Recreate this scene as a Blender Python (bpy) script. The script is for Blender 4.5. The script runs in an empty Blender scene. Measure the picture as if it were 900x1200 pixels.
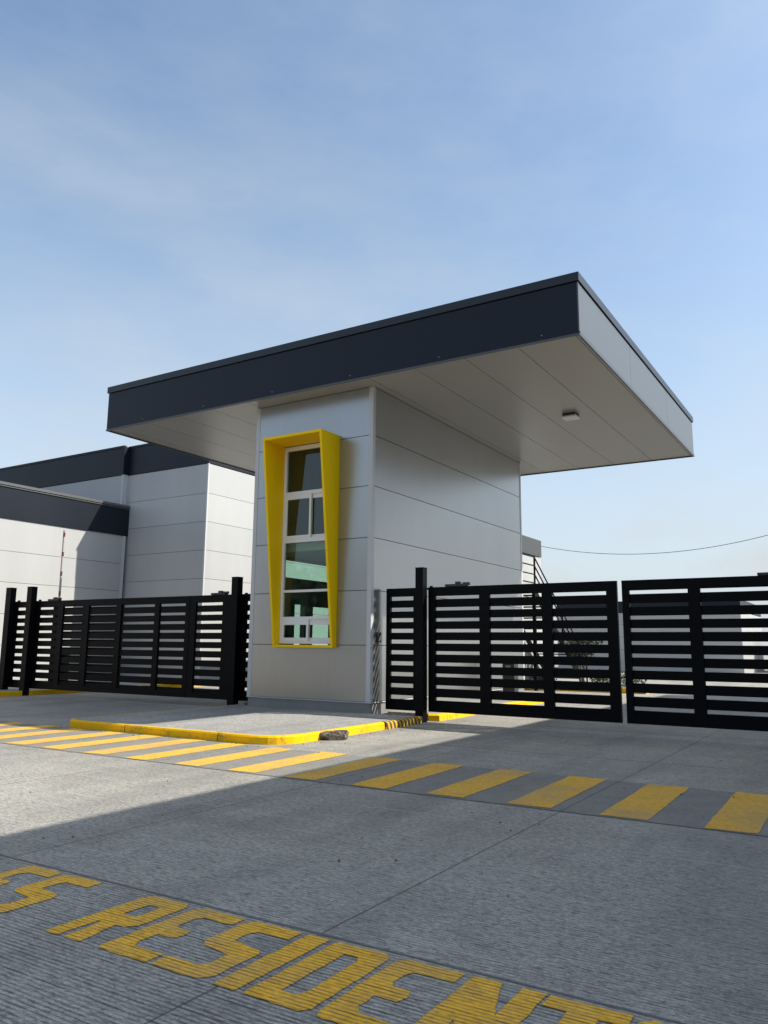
import bpy, bmesh, math, random
from mathutils import Vector, Matrix
from mathutils.geometry import tessellate_polygon
from mathutils import noise as mnoise
random.seed(7)
S = bpy.context.scene
COL = S.collection
R = math.radians

# ------------------------------------------------------------------ helpers
def bx(bm, x0, x1, y0, y1, z0, z1, bev=0.0):
    vs = [bm.verts.new(p) for p in ((x0,y0,z0),(x1,y0,z0),(x1,y1,z0),(x0,y1,z0),
                                    (x0,y0,z1),(x1,y0,z1),(x1,y1,z1),(x0,y1,z1))]
    fs = [bm.faces.new([vs[i] for i in f]) for f in
          ((3,2,1,0),(4,5,6,7),(0,1,5,4),(1,2,6,5),(2,3,7,6),(3,0,4,7))]
    if bev:
        es = list({e for f in fs for e in f.edges})
        bmesh.ops.bevel(bm, geom=es, offset=bev, segments=2, affect='EDGES', profile=0.6)

def bar(bm, a, b, w, h=None, n=0, up=Vector((0,0,1))):
    """box bar (n=0) or n-sided tube between two points"""
    a, b = Vector(a), Vector(b); h = h or w
    d = (b-a).normalized()
    if abs(d.dot(up)) > .99: up = Vector((0,1,0))
    s = d.cross(up).normalized(); u = s.cross(d)
    if n: ring = [(math.cos(2*math.pi*k/n)*w, math.sin(2*math.pi*k/n)*h) for k in range(n)]
    else: ring = [(-w/2,-h/2),(w/2,-h/2),(w/2,h/2),(-w/2,h/2)]
    A = [bm.verts.new(a+s*p+u*q) for p,q in ring]; B = [bm.verts.new(b+s*p+u*q) for p,q in ring]
    m = len(ring)
    for i in range(m): bm.faces.new((A[i],A[(i+1)%m],B[(i+1)%m],B[i]))
    bm.faces.new(A[::-1]); bm.faces.new(B)

def prism(bm, pts, z0, z1):
    """closed prism over a convex-or-not polygon of (x,y)"""
    A = [bm.verts.new((x,y,z0)) for x,y in pts]; B = [bm.verts.new((x,y,z1)) for x,y in pts]
    m = len(pts)
    for i in range(m): bm.faces.new((A[i],A[(i+1)%m],B[(i+1)%m],B[i]))
    bm.faces.new(A[::-1]); bm.faces.new(B)

def obj(name, bm, mat, parent=None, base=None, smooth=False):
    o0 = Vector((0,0,0))
    if parent is not None:
        p = parent
        while p is not None: o0 += p.location; p = p.parent
    elif base is not None: o0 = Vector(base)
    bmesh.ops.recalc_face_normals(bm, faces=bm.faces)
    for v in bm.verts: v.co -= o0
    me = bpy.data.meshes.new(name); bm.to_mesh(me); bm.free()
    if smooth:
        for f in me.polygons: f.use_smooth = True
    me.materials.append(mat)
    o = bpy.data.objects.new(name, me); COL.objects.link(o)
    if parent is not None: o.parent = parent
    elif base is not None: o.location = base
    return o

def tag(o, label=None, cat=None, group=None, kind=None):
    if label: o['label'] = label
    if cat: o['category'] = cat
    if group: o['group'] = group
    if kind: o['kind'] = kind
    return o

def thing(name, label, cat, loc, group=None):
    o = bpy.data.objects.new(name, None); COL.objects.link(o); o.location = loc
    o.empty_display_size = .2
    return tag(o, label, cat, group)

NB = bmesh.new

# ------------------------------------------------------------------ materials
def mat(name):
    m = bpy.data.materials.new(name); m.use_nodes = True
    nt = m.node_tree; b = nt.nodes['Principled BSDF']
    return m, nt, b
def N(nt, t, **k):
    n = nt.nodes.new(t)
    for a, v in k.items():
        if a.startswith('i_'): n.inputs[a[2:].replace('_',' ')].default_value = v
        else: setattr(n, a, v)
    return n
def math_(nt, op, a, b=None, c=None, clamp=False):
    n = nt.nodes.new('ShaderNodeMath'); n.operation = op; n.use_clamp = clamp
    for i, v in enumerate((a, b, c)):
        if v is None: continue
        if isinstance(v, (int, float)): n.inputs[i].default_value = v
        else: nt.links.new(v, n.inputs[i])
    return n.outputs[0]
def noise(nt, vec, scale, detail=4, rough=.55):
    n = N(nt, 'ShaderNodeTexNoise'); n.inputs['Scale'].default_value = scale
    n.inputs['Detail'].default_value = detail; n.inputs['Roughness'].default_value = rough
    if vec is not None: nt.links.new(vec, n.inputs['Vector'])
    return n.outputs['Fac']
def mixc(nt, f, a, b, mode='MIX'):
    n = N(nt, 'ShaderNodeMix', data_type='RGBA', blend_type=mode)
    for sk, v in ((n.inputs[0], f), (n.inputs[6], a), (n.inputs[7], b)):
        if isinstance(v, (int, float)): sk.default_value = v
        elif isinstance(v, tuple): sk.default_value = v if len(v) == 4 else (*v, 1)
        else: nt.links.new(v, sk)
    return n.outputs[2]
def maprange(nt, v, a, b, c, d):
    n = N(nt, 'ShaderNodeMapRange'); n.inputs[1].default_value = a; n.inputs[2].default_value = b
    n.inputs[3].default_value = c; n.inputs[4].default_value = d
    nt.links.new(v, n.inputs[0]); return n.outputs[0]
def bump(nt, b, h, strength, dist=.005):
    n = N(nt, 'ShaderNodeBump'); n.inputs['Strength'].default_value = strength
    n.inputs['Distance'].default_value = dist
    nt.links.new(h, n.inputs['Height']); nt.links.new(n.outputs[0], b.inputs['Normal'])
def pos(nt): return N(nt, 'ShaderNodeNewGeometry').outputs['Position']

def coated(name, col, rough=.42, var=.06, spec=.5, metal=0.0, ripple=.03, dirt=.0, isl_=0):
    m, nt, b = mat(name); p = pos(nt)
    st = N(nt, 'ShaderNodeVectorMath', operation='MULTIPLY'); nt.links.new(p, st.inputs[0])
    st.inputs[1].default_value = (1, 1, .25)
    big = noise(nt, st.outputs[0], .8, 3); fine = noise(nt, st.outputs[0], 9, 4)
    f = math_(nt, 'ADD', math_(nt, 'MULTIPLY', big, .85), math_(nt, 'MULTIPLY', fine, .15))
    k = maprange(nt, f, .3, .7, 1-var, 1+var)
    if isl_: k = math_(nt, 'MULTIPLY', k, maprange(nt, N(nt, 'ShaderNodeNewGeometry').outputs['Random Per Island'], 0, 1, 1-isl_, 1+isl_))
    c = N(nt, 'ShaderNodeVectorMath', operation='SCALE'); c.inputs[0].default_value = col[:3]
    nt.links.new(k, c.inputs[3])
    out = c.outputs[0]
    if dirt:
        sx = N(nt, 'ShaderNodeSeparateXYZ'); nt.links.new(p, sx.inputs[0])
        low = maprange(nt, math_(nt, 'ADD', sx.outputs[2], math_(nt, 'MULTIPLY', fine, 1.2)), .6, 2.2, dirt, 0)
        out = mixc(nt, low, out, (.22, .20, .17))
    nt.links.new(out, b.inputs['Base Color'])
    nt.links.new(maprange(nt, big, .3, .7, rough-.015, rough+.02), b.inputs['Roughness'])
    b.inputs['Specular IOR Level'].default_value = spec; b.inputs['Metallic'].default_value = metal
    if ripple: bump(nt, b, noise(nt, p, 1.7, 2), ripple, .03)
    return m

CLAD = coated('tower_cladding', (.40, .405, .405), .30, .045, metal=.80, dirt=.2, isl_=.035, ripple=.045)
WHITE = coated('warehouse_cladding', (.43, .434, .434), .45, .05, isl_=.03)
SOFFIT = coated('soffit_panel', (.35, .338, .32), .33, .03, metal=.2, ripple=0, isl_=.03)
NAVY = coated('navy_fascia', (.0095, .0135, .0225), .40, .08, spec=.24, ripple=.02)
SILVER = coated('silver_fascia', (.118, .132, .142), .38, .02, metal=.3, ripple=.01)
TRIM = coated('grey_trim', (.52, .53, .545), .38, .05, ripple=0)
PLINTH = coated('plinth_grey', (.22, .225, .225), .6, .15, ripple=0, dirt=.3)
DARK = coated('panel_backing', (.05, .052, .055), .7, .1, ripple=0)  # dark backing cores behind the panel joints
INNER = coated('interior_paint', (.30, .31, .30), .7, .08, ripple=0)
SLABW = coated('slab_edge', (.55, .56, .54), .7, .08, ripple=0)
YELLOW = coated('yellow_hood', (.94, .61, .002), .5, .05, spec=.2, ripple=0)
WINW = coated('window_white', (.78, .78, .77), .4, .03, ripple=0)
BLACK = coated('black_steel', (.0022, .0024, .0035), .5, .25, spec=.10, ripple=0)
STEEL = coated('galvanised', (.35, .36, .37), .4, .15, metal=.6, ripple=0)
LAMP = coated('lamp_white', (.8, .8, .8), .3, .03, ripple=0)
RUBBER = coated('dark_plastic', (.03, .031, .033), .5, .2, ripple=0)
REDP = coated('red_paint', (.5, .02, .03), .4, .1, ripple=0)
ROOFM = coated('roof_sheet', (.45, .46, .47), .6, .1)

def groove_pattern(nt, p):
    """tined concrete: fine parallel grooves running along x, depth varying line by line"""
    sx = N(nt, 'ShaderNodeSeparateXYZ'); nt.links.new(p, sx.inputs[0])
    wob = noise(nt, p, .9, 2)
    v = math_(nt, 'DIVIDE', math_(nt, 'ADD', sx.outputs[1], math_(nt, 'MULTIPLY', wob, .03)), .030)
    fr = math_(nt, 'FRACT', v); ln = math_(nt, 'FLOOR', v)
    tri = math_(nt, 'ABSOLUTE', math_(nt, 'SUBTRACT', fr, .5))            # 0 centre .. .5 edges
    g = maprange(nt, tri, .11, .29, 1, 0)
    wn = N(nt, 'ShaderNodeTexWhiteNoise', noise_dimensions='1D'); nt.links.new(ln, wn.inputs['W'])
    amp = maprange(nt, wn.outputs['Value'], 0, 1, .55, 1)
    st = N(nt, 'ShaderNodeVectorMath', operation='MULTIPLY'); nt.links.new(p, st.inputs[0])
    st.inputs[1].default_value = (4, 33, 1)
    brk = maprange(nt, noise(nt, st.outputs[0], 2.2, 3), .34, .56, .25, 1.15)
    slab = maprange(nt, sx.outputs[1], -10.16, -10.20, .52, .88)
    patch = maprange(nt, noise(nt, p, .35, 3), .35, .65, .75, 1.1)
    a = math_(nt, 'MULTIPLY', math_(nt, 'MULTIPLY', amp, brk), math_(nt, 'MULTIPLY', slab, patch))
    return math_(nt, 'MULTIPLY', g, a), sx

def joints(nt, sx):
    out = None
    def line(c, at, w):
        d = math_(nt, 'ABSOLUTE', math_(nt, 'SUBTRACT', c, at))
        return maprange(nt, d, w*.5, w*1.1, 1, 0)
    def rep(c, off, period, w):
        u = math_(nt, 'SUBTRACT', c, off)
        u = math_(nt, 'SUBTRACT', u, math_(nt, 'MULTIPLY', math_(nt, 'ROUND', math_(nt, 'DIVIDE', u, period)), period))
        return maprange(nt, math_(nt, 'ABSOLUTE', u), w*.5, w*1.1, 1, 0)
    a = rep(sx.outputs[0], 6.27, 2.72, .008)
    b = rep(sx.outputs[1], -10.19, 3.74, .016)
    return math_(nt, 'MAXIMUM', a, b)

def concrete(name, base, grooves=True, joint=True):
    m, nt, b = mat(name); p = pos(nt)
    big = noise(nt, p, .22, 5, .6); mid = noise(nt, p, 2.3, 5, .65); fine = noise(nt, p, 55, 3, .7); sp = noise(nt, p, 190, 2, .6)
    gr = N(nt, 'ShaderNodeVectorMath', operation='MULTIPLY'); nt.links.new(p, gr.inputs[0]); gr.inputs[1].default_value = (26, 34, 26)
    g1 = noise(nt, gr.outputs[0], 1.0, 2, .7); g2 = noise(nt, gr.outputs[0], 2.6, 2, .7)
    k = math_(nt, 'ADD', maprange(nt, big, .3, .7, .80, 1.20), maprange(nt, mid, .3, .7, -.12, .12))
    k = math_(nt, 'ADD', k, maprange(nt, g1, .3, .7, -.30, .30))
    k = math_(nt, 'ADD', k, maprange(nt, g2, .3, .7, -.34, .34))
    k = math_(nt, 'ADD', k, maprange(nt, sp, .3, .7, -.12, .12))
    c = N(nt, 'ShaderNodeVectorMath', operation='SCALE'); c.inputs[0].default_value = base
    nt.links.new(k, c.inputs[3]); col = c.outputs[0]
    ss = N(nt, 'ShaderNodeVectorMath', operation='MULTIPLY'); nt.links.new(p, ss.inputs[0]); ss.inputs[1].default_value = (9, 42, 9)
    pit = maprange(nt, noise(nt, ss.outputs[0], 1.0, 4, .7), .52, .66, 0, .70)
    col = mixc(nt, pit, col, (.08, .08, .078))
    s3 = N(nt, 'ShaderNodeVectorMath', operation='MULTIPLY'); nt.links.new(p, s3.inputs[0]); s3.inputs[1].default_value = (17, 70, 17)
    d2 = noise(nt, s3.outputs[0], 1.0, 2, .6)
    col = mixc(nt, maprange(nt, d2, .57, .66, 0, .65), col, (.07, .07, .068))
    col = mixc(nt, maprange(nt, d2, .43, .34, 0, .45), col, (.52, .51, .49))
    # tyre scuffs and old stains with a shape of their own
    st = N(nt, 'ShaderNodeVectorMath', operation='MULTIPLY'); nt.links.new(p, st.inputs[0]); st.inputs[1].default_value = (1, .16, 1)
    tr = maprange(nt, noise(nt, st.outputs[0], 1.1, 4), .47, .70, 0, .42)
    col = mixc(nt, tr, col, (.11, .11, .108))
    s2 = N(nt, 'ShaderNodeVectorMath', operation='MULTIPLY'); nt.links.new(p, s2.inputs[0]); s2.inputs[1].default_value = (.35, 14, 1)
    drag = maprange(nt, noise(nt, s2.outputs[0], 1.0, 3, .5), .60, .68, 0, .38)      # pale drag lines left by the broom
    col = mixc(nt, drag, col, (.44, .43, .41))
    blot = maprange(nt, noise(nt, p, .75, 5, .7), .54, .68, 0, .30)
    col = mixc(nt, blot, col, (.15, .147, .14))
    spot = maprange(nt, noise(nt, p, 5.5, 2), .70, .76, 0, .35)
    col = mixc(nt, spot, col, (.10, .10, .10))
    h = math_(nt, 'ADD', math_(nt, 'MULTIPLY', fine, .25), math_(nt, 'MULTIPLY', sp, .15))
    if grooves:
        g, sx = groove_pattern(nt, p)
        col = mixc(nt, math_(nt, 'MULTIPLY', g, .92, clamp=True), col, (.052, .053, .056))
        h = math_(nt, 'SUBTRACT', h, math_(nt, 'MULTIPLY', g, .8))
        if joint:
            j = joints(nt, sx)
            col = mixc(nt, math_(nt, 'MULTIPLY', j, .75), col, (.06, .06, .06))
            h = math_(nt, 'SUBTRACT', h, j)
    nt.links.new(col, b.inputs['Base Color'])
    nt.links.new(maprange(nt, fine, .3, .7, .72, .9), b.inputs['Roughness'])
    bump(nt, b, h, .55, .006)
    return m
ROADM = concrete('tined_concrete', (.358, .343, .308))
SLABM = concrete('island_concrete', (.33, .325, .31), grooves=False)

def road_paint(name, colr, wear, grooves=.8, joint=True):
    m, nt, b = mat(name); p = pos(nt)
    g, sx = groove_pattern(nt, p)
    mid = noise(nt, p, 3.2, 5, .65); fine = noise(nt, p, 60, 4, .7); sp = noise(nt, p, 160, 2)
    s3 = N(nt, 'ShaderNodeVectorMath', operation='MULTIPLY'); nt.links.new(p, s3.inputs[0]); s3.inputs[1].default_value = (20, 55, 20)
    k = math_(nt, 'ADD', maprange(nt, mid, .3, .7, .86, 1.10), maprange(nt, fine, .3, .7, -.12, .12))
    k = math_(nt, 'ADD', k, maprange(nt, noise(nt, s3.outputs[0], 1.0, 3, .7), .3, .7, -.30, .30))
    c = N(nt, 'ShaderNodeVectorMath', operation='SCALE'); c.inputs[0].default_value = colr
    nt.links.new(k, c.inputs[3]); col = c.outputs[0]
    w = maprange(nt, math_(nt, 'ADD', math_(nt, 'MULTIPLY', fine, .55), math_(nt, 'MULTIPLY', mid, .45)), .60-wear, .72-wear, 0, .8)
    w = math_(nt, 'MULTIPLY', w, maprange(nt, sp, .42, .58, .2, 1))
    col = mixc(nt, maprange(nt, noise(nt, p, 1.1, 4, .65), .46, .66, 0, .42), col, (.30, .27, .20))      # dusty, faded patches
    col = mixc(nt, w, col, (.25, .24, .22))
    col = mixc(nt, math_(nt, 'MULTIPLY', g, grooves), col, (.055, .050, .042))
    if joint: col = mixc(nt, math_(nt, 'MULTIPLY', joints(nt, sx), .7), col, (.05, .05, .045))
    nt.links.new(col, b.inputs['Base Color']); b.inputs['Roughness'].default_value = .75; b.inputs['Specular IOR Level'].default_value = .2
    bump(nt, b, math_(nt, 'SUBTRACT', math_(nt, 'MULTIPLY', fine, .25), math_(nt, 'MULTIPLY', g, .8)), .5, .006)
    return m
PAINTY = road_paint('road_paint_yellow', (.76, .435, .06), .085, .5)
PAINTT = road_paint('lettering_yellow', (.88, .485, .045), .06, .74, joint=False)
PAINTG = road_paint('road_paint_grey', (.232, .228, .22), .10, .5)

def kerbpaint():
    m, nt, b = mat('kerb_yellow'); p = pos(nt)
    f = noise(nt, p, 14, 5, .7); c2 = noise(nt, p, 2.0, 3)
    col = mixc(nt, maprange(nt, c2, .3, .7, 0, 1), (.88, .52, .002), (.80, .45, .004))
    col = mixc(nt, maprange(nt, f, .57, .68, 0, .7), col, (.22, .19, .15))
    scf = maprange(nt, noise(nt, p, 4.5, 4, .7), .58, .70, 0, .55); col = mixc(nt, scf, col, (.10, .085, .06))
    sx = N(nt, 'ShaderNodeSeparateXYZ'); nt.links.new(p, sx.inputs[0])
    u = math_(nt, 'FRACT', math_(nt, 'DIVIDE', math_(nt, 'ADD', math_(nt, 'SUBTRACT', sx.outputs[0], sx.outputs[1]), .9), 2.1))
    col = mixc(nt, maprange(nt, math_(nt, 'ABSOLUTE', math_(nt, 'SUBTRACT', u, .5)), .003, .006, .85, 0), col, (.08, .06, .03))
    nt.links.new(col, b.inputs['Base Color']); b.inputs['Roughness'].default_value = .75; b.inputs['Specular IOR Level'].default_value = .2
    bump(nt, b, f, .4, .008); return m
KERB = kerbpaint()
def stripe_kerb():
    m, nt, b = mat('striped_kerb'); p = pos(nt)
    sx = N(nt, 'ShaderNodeSeparateXYZ'); nt.links.new(p, sx.inputs[0])
    v = math_(nt, 'ADD', sx.outputs[1], math_(nt, 'MULTIPLY', sx.outputs[2], .35))
    fr = math_(nt, 'FRACT', math_(nt, 'DIVIDE', v, .135))
    s = maprange(nt, fr, .46, .52, 0, 1)
    f = noise(nt, p, 20, 4)
    col = mixc(nt, s, (.62, .38, .02), (.05, .042, .025))
    col = mixc(nt, maprange(nt, f, .55, .7, 0, .6), col, (.16, .13, .08))
    nt.links.new(col, b.inputs['Base Color']); b.inputs['Roughness'].default_value = .7
    return m
STRIPE = stripe_kerb()

def glass():
    m, nt, b = mat('green_glass'); nt.nodes.remove(b)
    out = nt.nodes['Material Output']
    tr = N(nt, 'ShaderNodeBsdfTransparent'); tr.inputs[0].default_value = (.58, .76, .68, 1)
    gl = N(nt, 'ShaderNodeBsdfGlossy'); gl.inputs['Roughness'].default_value = .0; gl.inputs[0].default_value = (.85, .93, .92, 1)
    lw = N(nt, 'ShaderNodeLayerWeight'); lw.inputs[0].default_value = .5
    ff = math_(nt, 'ADD', math_(nt, 'MULTIPLY', math_(nt, 'POWER', lw.outputs['Facing'], 5), .92), .075)
    mx = N(nt, 'ShaderNodeMixShader')
    nt.links.new(ff, mx.inputs[0]); nt.links.new(tr.outputs[0], mx.inputs[1]); nt.links.new(gl.outputs[0], mx.inputs[2])
    nt.links.new(mx.outputs[0], out.inputs[0]); return m
GLASS = glass()

def stripes_arm():
    m, nt, b = mat('red_white_arm'); p = pos(nt)
    sx = N(nt, 'ShaderNodeSeparateXYZ'); nt.links.new(p, sx.inputs[0])
    fr = math_(nt, 'FRACT', math_(nt, 'DIVIDE', sx.outputs[2], .62))
    col = mixc(nt, maprange(nt, fr, .76, .78, 0, 1), (.42, .40, .40), (.13, .02, .03))
    nt.links.new(col, b.inputs['Base Color']); b.inputs['Roughness'].default_value = .4
    return m
ARM = stripes_arm()
def rockm():
    m, nt, b = mat('rubble'); p = pos(nt)
    f = noise(nt, p, 16, 5, .7)
    v = N(nt, 'ShaderNodeTexVoronoi'); v.inputs['Scale'].default_value = 15; nt.links.new(p, v.inputs['Vector'])
    col = mixc(nt, maprange(nt, f, .35, .65, 0, 1), (.028, .022, .017), (.22, .185, .15))
    col = mixc(nt, maprange(nt, v.outputs[0], 0, .5, .4, 0), col, (.02, .017, .014))
    nt.links.new(col, b.inputs['Base Color']); b.inputs['Roughness'].default_value = .9
    bump(nt, b, f, .8, .02); return m
ROCK = rockm()
def leafm(name, a, c):
    m, nt, b = mat(name); p = pos(nt)
    col = mixc(nt, maprange(nt, noise(nt, p, 6, 3), .35, .65, 0, 1), a, c)
    nt.links.new(col, b.inputs['Base Color']); b.inputs['Roughness'].default_value = .6; return m
LEAF = leafm('leaf', (.03, .055, .018), (.07, .10, .03))
LEAFD = leafm('leaf_dark', (.02, .032, .014), (.045, .06, .025))
BARK = leafm('bark', (.06, .045, .03), (.12, .09, .06))
SOIL = leafm('soil', (.16, .12, .08), (.25, .2, .14))

# ------------------------------------------------------------------ setting: ground
bm = NB()
bm.faces.new([bm.verts.new(p) for p in ((-500,-400,0),(500,-400,0),(500,700,0),(-500,700,0))])
tag(obj('road', bm, ROADM), 'grey tined concrete driveway with sawn joints', None, None, 'structure')

# pavement to the left with its yellow kerb along x = -12
bm = NB(); bx(bm, -17.9, -12.08, -14, 26, -.2, .13)
walk = tag(obj('sidewalk', bm, SLABM), 'raised concrete sidewalk beside the white warehouse wing', None, None, 'structure')
bm = NB(); bx(bm, -12.08, -12.0, -14, 26, -.2, .135, .02)
obj('kerb', bm, KERB, walk)

# ------------------------------------------------------------------ traffic island
def round_poly(pts, seg=8):
    """pts: (x, y, r) -> polygon with rounded corners"""
    out = []
    n = len(pts)
    for i in range(n):
        p0 = Vector(pts[i-1][:2]); p1 = Vector(pts[i][:2]); p2 = Vector(pts[(i+1)%n][:2]); r = pts[i][2]
        if r == 0: out.append(tuple(p1)); continue
        a = (p0-p1).normalized(); b = (p2-p1).normalized()
        s = p1+a*r; e = p1+b*r
        for k in range(seg+1):
            t = k/seg
            out.append(tuple((1-t)**2*s+2*t*(1-t)*p1+t*t*e))
    return out
isl = thing('traffic_island', 'raised concrete traffic island with yellow painted kerb under the guard house', 'traffic island', (-1.4, -2, 0))
outer = [(-3.82, .30, 0), (-3.82, -4.42, .40), (1.20, -4.36, .75), (1.18, -1.32, 0), (1.16, .10, 0)]
inner = [(-3.76, .30, 0), (-3.76, -4.36, .37), (1.13, -4.30, .70), (1.11, -1.32, 0), (1.09, .10, 0)]
po = round_poly(outer); pi_ = round_poly(inner)
bm = NB(); prism(bm, [(x, y) for x, y in pi_], -.1, .13); obj('slab', bm, SLABM, isl)
def kerb_strip(o_, i_, zt):
    bm = NB(); rows = []
    for (ox, oy), (ix, iy) in zip(o_, i_):
        mx, my = ox*.8+ix*.2, oy*.8+iy*.2
        rows.append([bm.verts.new(q) for q in ((ox, oy, -.1), (ox*.93+ix*.07, oy*.93+iy*.07, zt-.03), (mx*.8+ix*.2, my*.8+iy*.2, zt-.006), (ix, iy, zt), (ix, iy, -.1))])
    for a, b in zip(rows, rows[1:]):
        for k in range(4): bm.faces.new((a[k], a[k+1], b[k+1], b[k]))
    bm.faces.new(rows[0][::-1]); bm.faces.new(rows[-1])
    return bm
k = len(po)-1
obj('kerb', kerb_strip(po[:k], pi_[:k], .136), KERB, isl)
tag(obj('striped_kerb', kerb_strip([(1.21, -1.30), (1.19, .10)], [(1.11, -1.30), (1.09, .10)], .139), STRIPE, isl), 'black and yellow striped kerb end block')
# rear part of the island beyond the gate track
bm = NB(); prism(bm, [(-4.02, .75), (.96, .75), (.96, 8.4), (.4, 9.3), (-3.4, 9.3), (-4.02, 8.4)], -.1, .13); obj('rear_slab', bm, SLABM, isl)
obj('rear_kerb', kerb_strip([(1.02,.62),(1.24,.70),(1.20,2.0),(1.06, 3.2), (1.03, 8.45), (.43, 9.37), (-3.43, 9.37), (-4.09, 8.43), (-4.09, .75)],
                            [(.96,.75),(1.10,.80),(1.08,2.0),(.96, 3.2), (.96, 8.4), (.4, 9.3), (-3.4, 9.3), (-4.02, 8.4), (-4.02, .75)], .136), KERB, isl)

# ------------------------------------------------------------------ crosswalk and lettering
cw = thing('crosswalk', 'yellow striped crosswalk painted across the concrete in front of the island', 'crosswalk', (1, -5.4, 0))
bm = NB(); bm.faces.new([bm.verts.new(p) for p in ((-11.5,-6.46,.003),(12.4,-6.47,.003),(12.4,-4.45,.003),(-11.5,-4.45,.003))])
tag(obj('grey_band', bm, PAINTG, cw), 'dark grey painted band between the yellow stripes')
def wob_poly(bm, pts, z, amp=.004, step=.08):
    rings = []
    for ring in pts:
        out = []
        n = len(ring)
        for i in range(n):
            a = Vector(ring[i]); b = Vector(ring[(i+1)%n]); L = (b-a).length; m = max(1, int(L/step))
            for q in range(m):
                p = a.lerp(b, q/m)
                out.append(Vector((p.x+random.uniform(-amp, amp), p.y+random.uniform(-amp, amp), z)))
        rings.append(out)
    flat = [v for r in rings for v in r]
    vs = [bm.verts.new(v) for v in flat]
    for t in tessellate_polygon(rings):
        try: bm.faces.new([vs[i] for i in t])
        except ValueError: pass
x = 12.05
while x > -11.2:
    j = random.uniform(-.02, .02); w = .42+random.uniform(-.015, .02)
    bm = NB(); wob_poly(bm, [[(x+j, -6.42+random.uniform(-.03,.03)), (x+j+w, -6.40+random.uniform(-.03,.03)), (x+j+w-.02, -4.44+random.uniform(-.03,.03)), (x+j-.02, -4.46+random.uniform(-.03,.03))]], .007, .006, .12)
    obj('stripe', bm, PAINTY, cw); x -= .905

LT = {
 'E': ([(0,.05),(.06,0),(1,0),(1,.165),(.44,.165),(.34,.24),(.34,.41),(.66,.41),(.72,.49),(.66,.58),(.40,.58),(.34,.63),(.34,.77),(.42,.835),(1,.835),(1,1),(.12,1),(0,.93)],),
 'S': ([(0,0),(.84,0),(1,.09),(1,.51),(.92,.57),(.37,.62),(.35,.77),(.43,.835),(1,.835),(1,1),(.14,1),(0,.92),(0,.50),(.10,.44),(.65,.40),(.65,.23),(.57,.165),(0,.165)],),
 'R': ([(0,0),(.30,0),(.30,.36),(.38,.36),(.44,0),(.80,0),(.68,.37),(.86,.37),(1,.45),(1,.93),(.88,1),(.12,1),(0,.93)], [(.38,.56),(.66,.56),(.66,.82),(.42,.82),(.38,.78)]),
 'I': ([(0,0),(1,0),(1,1),(0,1)],),
 'D': ([(0,0),(.88,0),(1,.07),(1,.93),(.88,1),(.06,1),(0,.95)], [(.36,.165),(.58,.165),(.66,.22),(.66,.79),(.60,.84),(.36,.84)]),
 'N': ([(0,0),(.33,0),(.33,.40),(.64,0),(1,0),(1,1),(.68,1),(.68,.56),(.39,1),(0,1)],),
 'T': ([(.32,0),(.69,0),(.69,.835),(1,.835),(1,1),(0,1),(0,.835),(.32,.835)],),
}
tx = thing('painted_lettering', 'worn yellow capital lettering painted on the grooved concrete near the camera', 'road lettering', (6.2, -10.6, 0))
for ch, a, b in (('E',3.86,4.18),('S',4.245,4.57),('R',5.03,5.36),('E',5.44,5.77),('S',5.83,6.16),('I',6.23,6.34),('D',6.41,6.73),('E',6.79,7.11),('N',7.18,7.51),('T',7.55,7.88),('E',7.94,8.27),('S',8.33,8.66)):
    b += .025; y0, y1 = -10.955, -10.235
    rings = [[(a+(b-a)*u+.02*v*0, y0+(y1-y0)*v) for u, v in r] for r in LT[ch]]
    bm = NB(); wob_poly(bm, rings, .004, .004, .04); obj('letter', bm, PAINTT, tx)

# ------------------------------------------------------------------ guard house
W, D, Hs, Ht = 3.305, 8.42, 7.10, 8.28
CX0, CX1, CY0, CY1 = -8.07, 4.79, -.59, 10.05
JZ = [.36, 1.51, 2.65, 3.77, 4.89, 6.01, 7.095]
G = .014
wx0, wx1, wz0, wz1 = -2.45, -.93, 1.50, 6.04
gh = thing('guard_house', 'grey clad guard house tower under a wide flat overhanging canopy roof', 'guard house', (-1.65, 4.2, .13))
bm = NB()
bx(bm, -W+.05, -.05, .05, .16, .13, wz0); bx(bm, -W+.05, -.05, .05, .16, wz1, 7.09)
bx(bm, -W+.05, wx0, .05, .16, wz0, wz1); bx(bm, wx1, -.05, .05, .16, wz0, wz1)      # front backing with window opening
bx(bm, -.16, -.05, .16, D-.05, .13, 7.09)                                            # right backing
bx(bm, -W+.05, -.16, D-.16, D-.05, .13, 7.09)                                        # rear backing
LW = [(1.0, 2.98, 3.12, 3.55), (1.44, 1.84, 1.2, 2.49), (2.18, 3.05, 1.2, 2.46)]
xl0, xl1 = -W+.05, -W+.16
ys = [.16, 1.0, 1.44, 1.84, 2.18, 2.98, 3.05, D-.16]
for a, b in zip(ys, ys[1:]):                                                          # left backing with three openings
    segs = [(.13, 7.09)]
    for (oa, ob, za, zb) in LW:
        if oa <= a and b <= ob:
            ns = []
            for s0, s1 in segs:
                if za >= s1 or zb <= s0: ns.append((s0, s1)); continue
                if za > s0: ns.append((s0, za))
                if zb < s1: ns.append((zb, s1))
            segs = ns
    for s0, s1 in segs: bx(bm, xl0, xl1, a, b, s0, s1)
tag(obj('core_wall', bm, INNER, gh), None)
bm = NB(); bx(bm, xl1, -.16, .30, D-.16, 3.62, 3.80)
obj('upper_floor', bm, SLABW, gh)
bm = NB()
bx(bm, xl1, -.16, .16, D-.16, .13, .16); obj('ground_floor', bm, PLINTH, gh)
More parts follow.
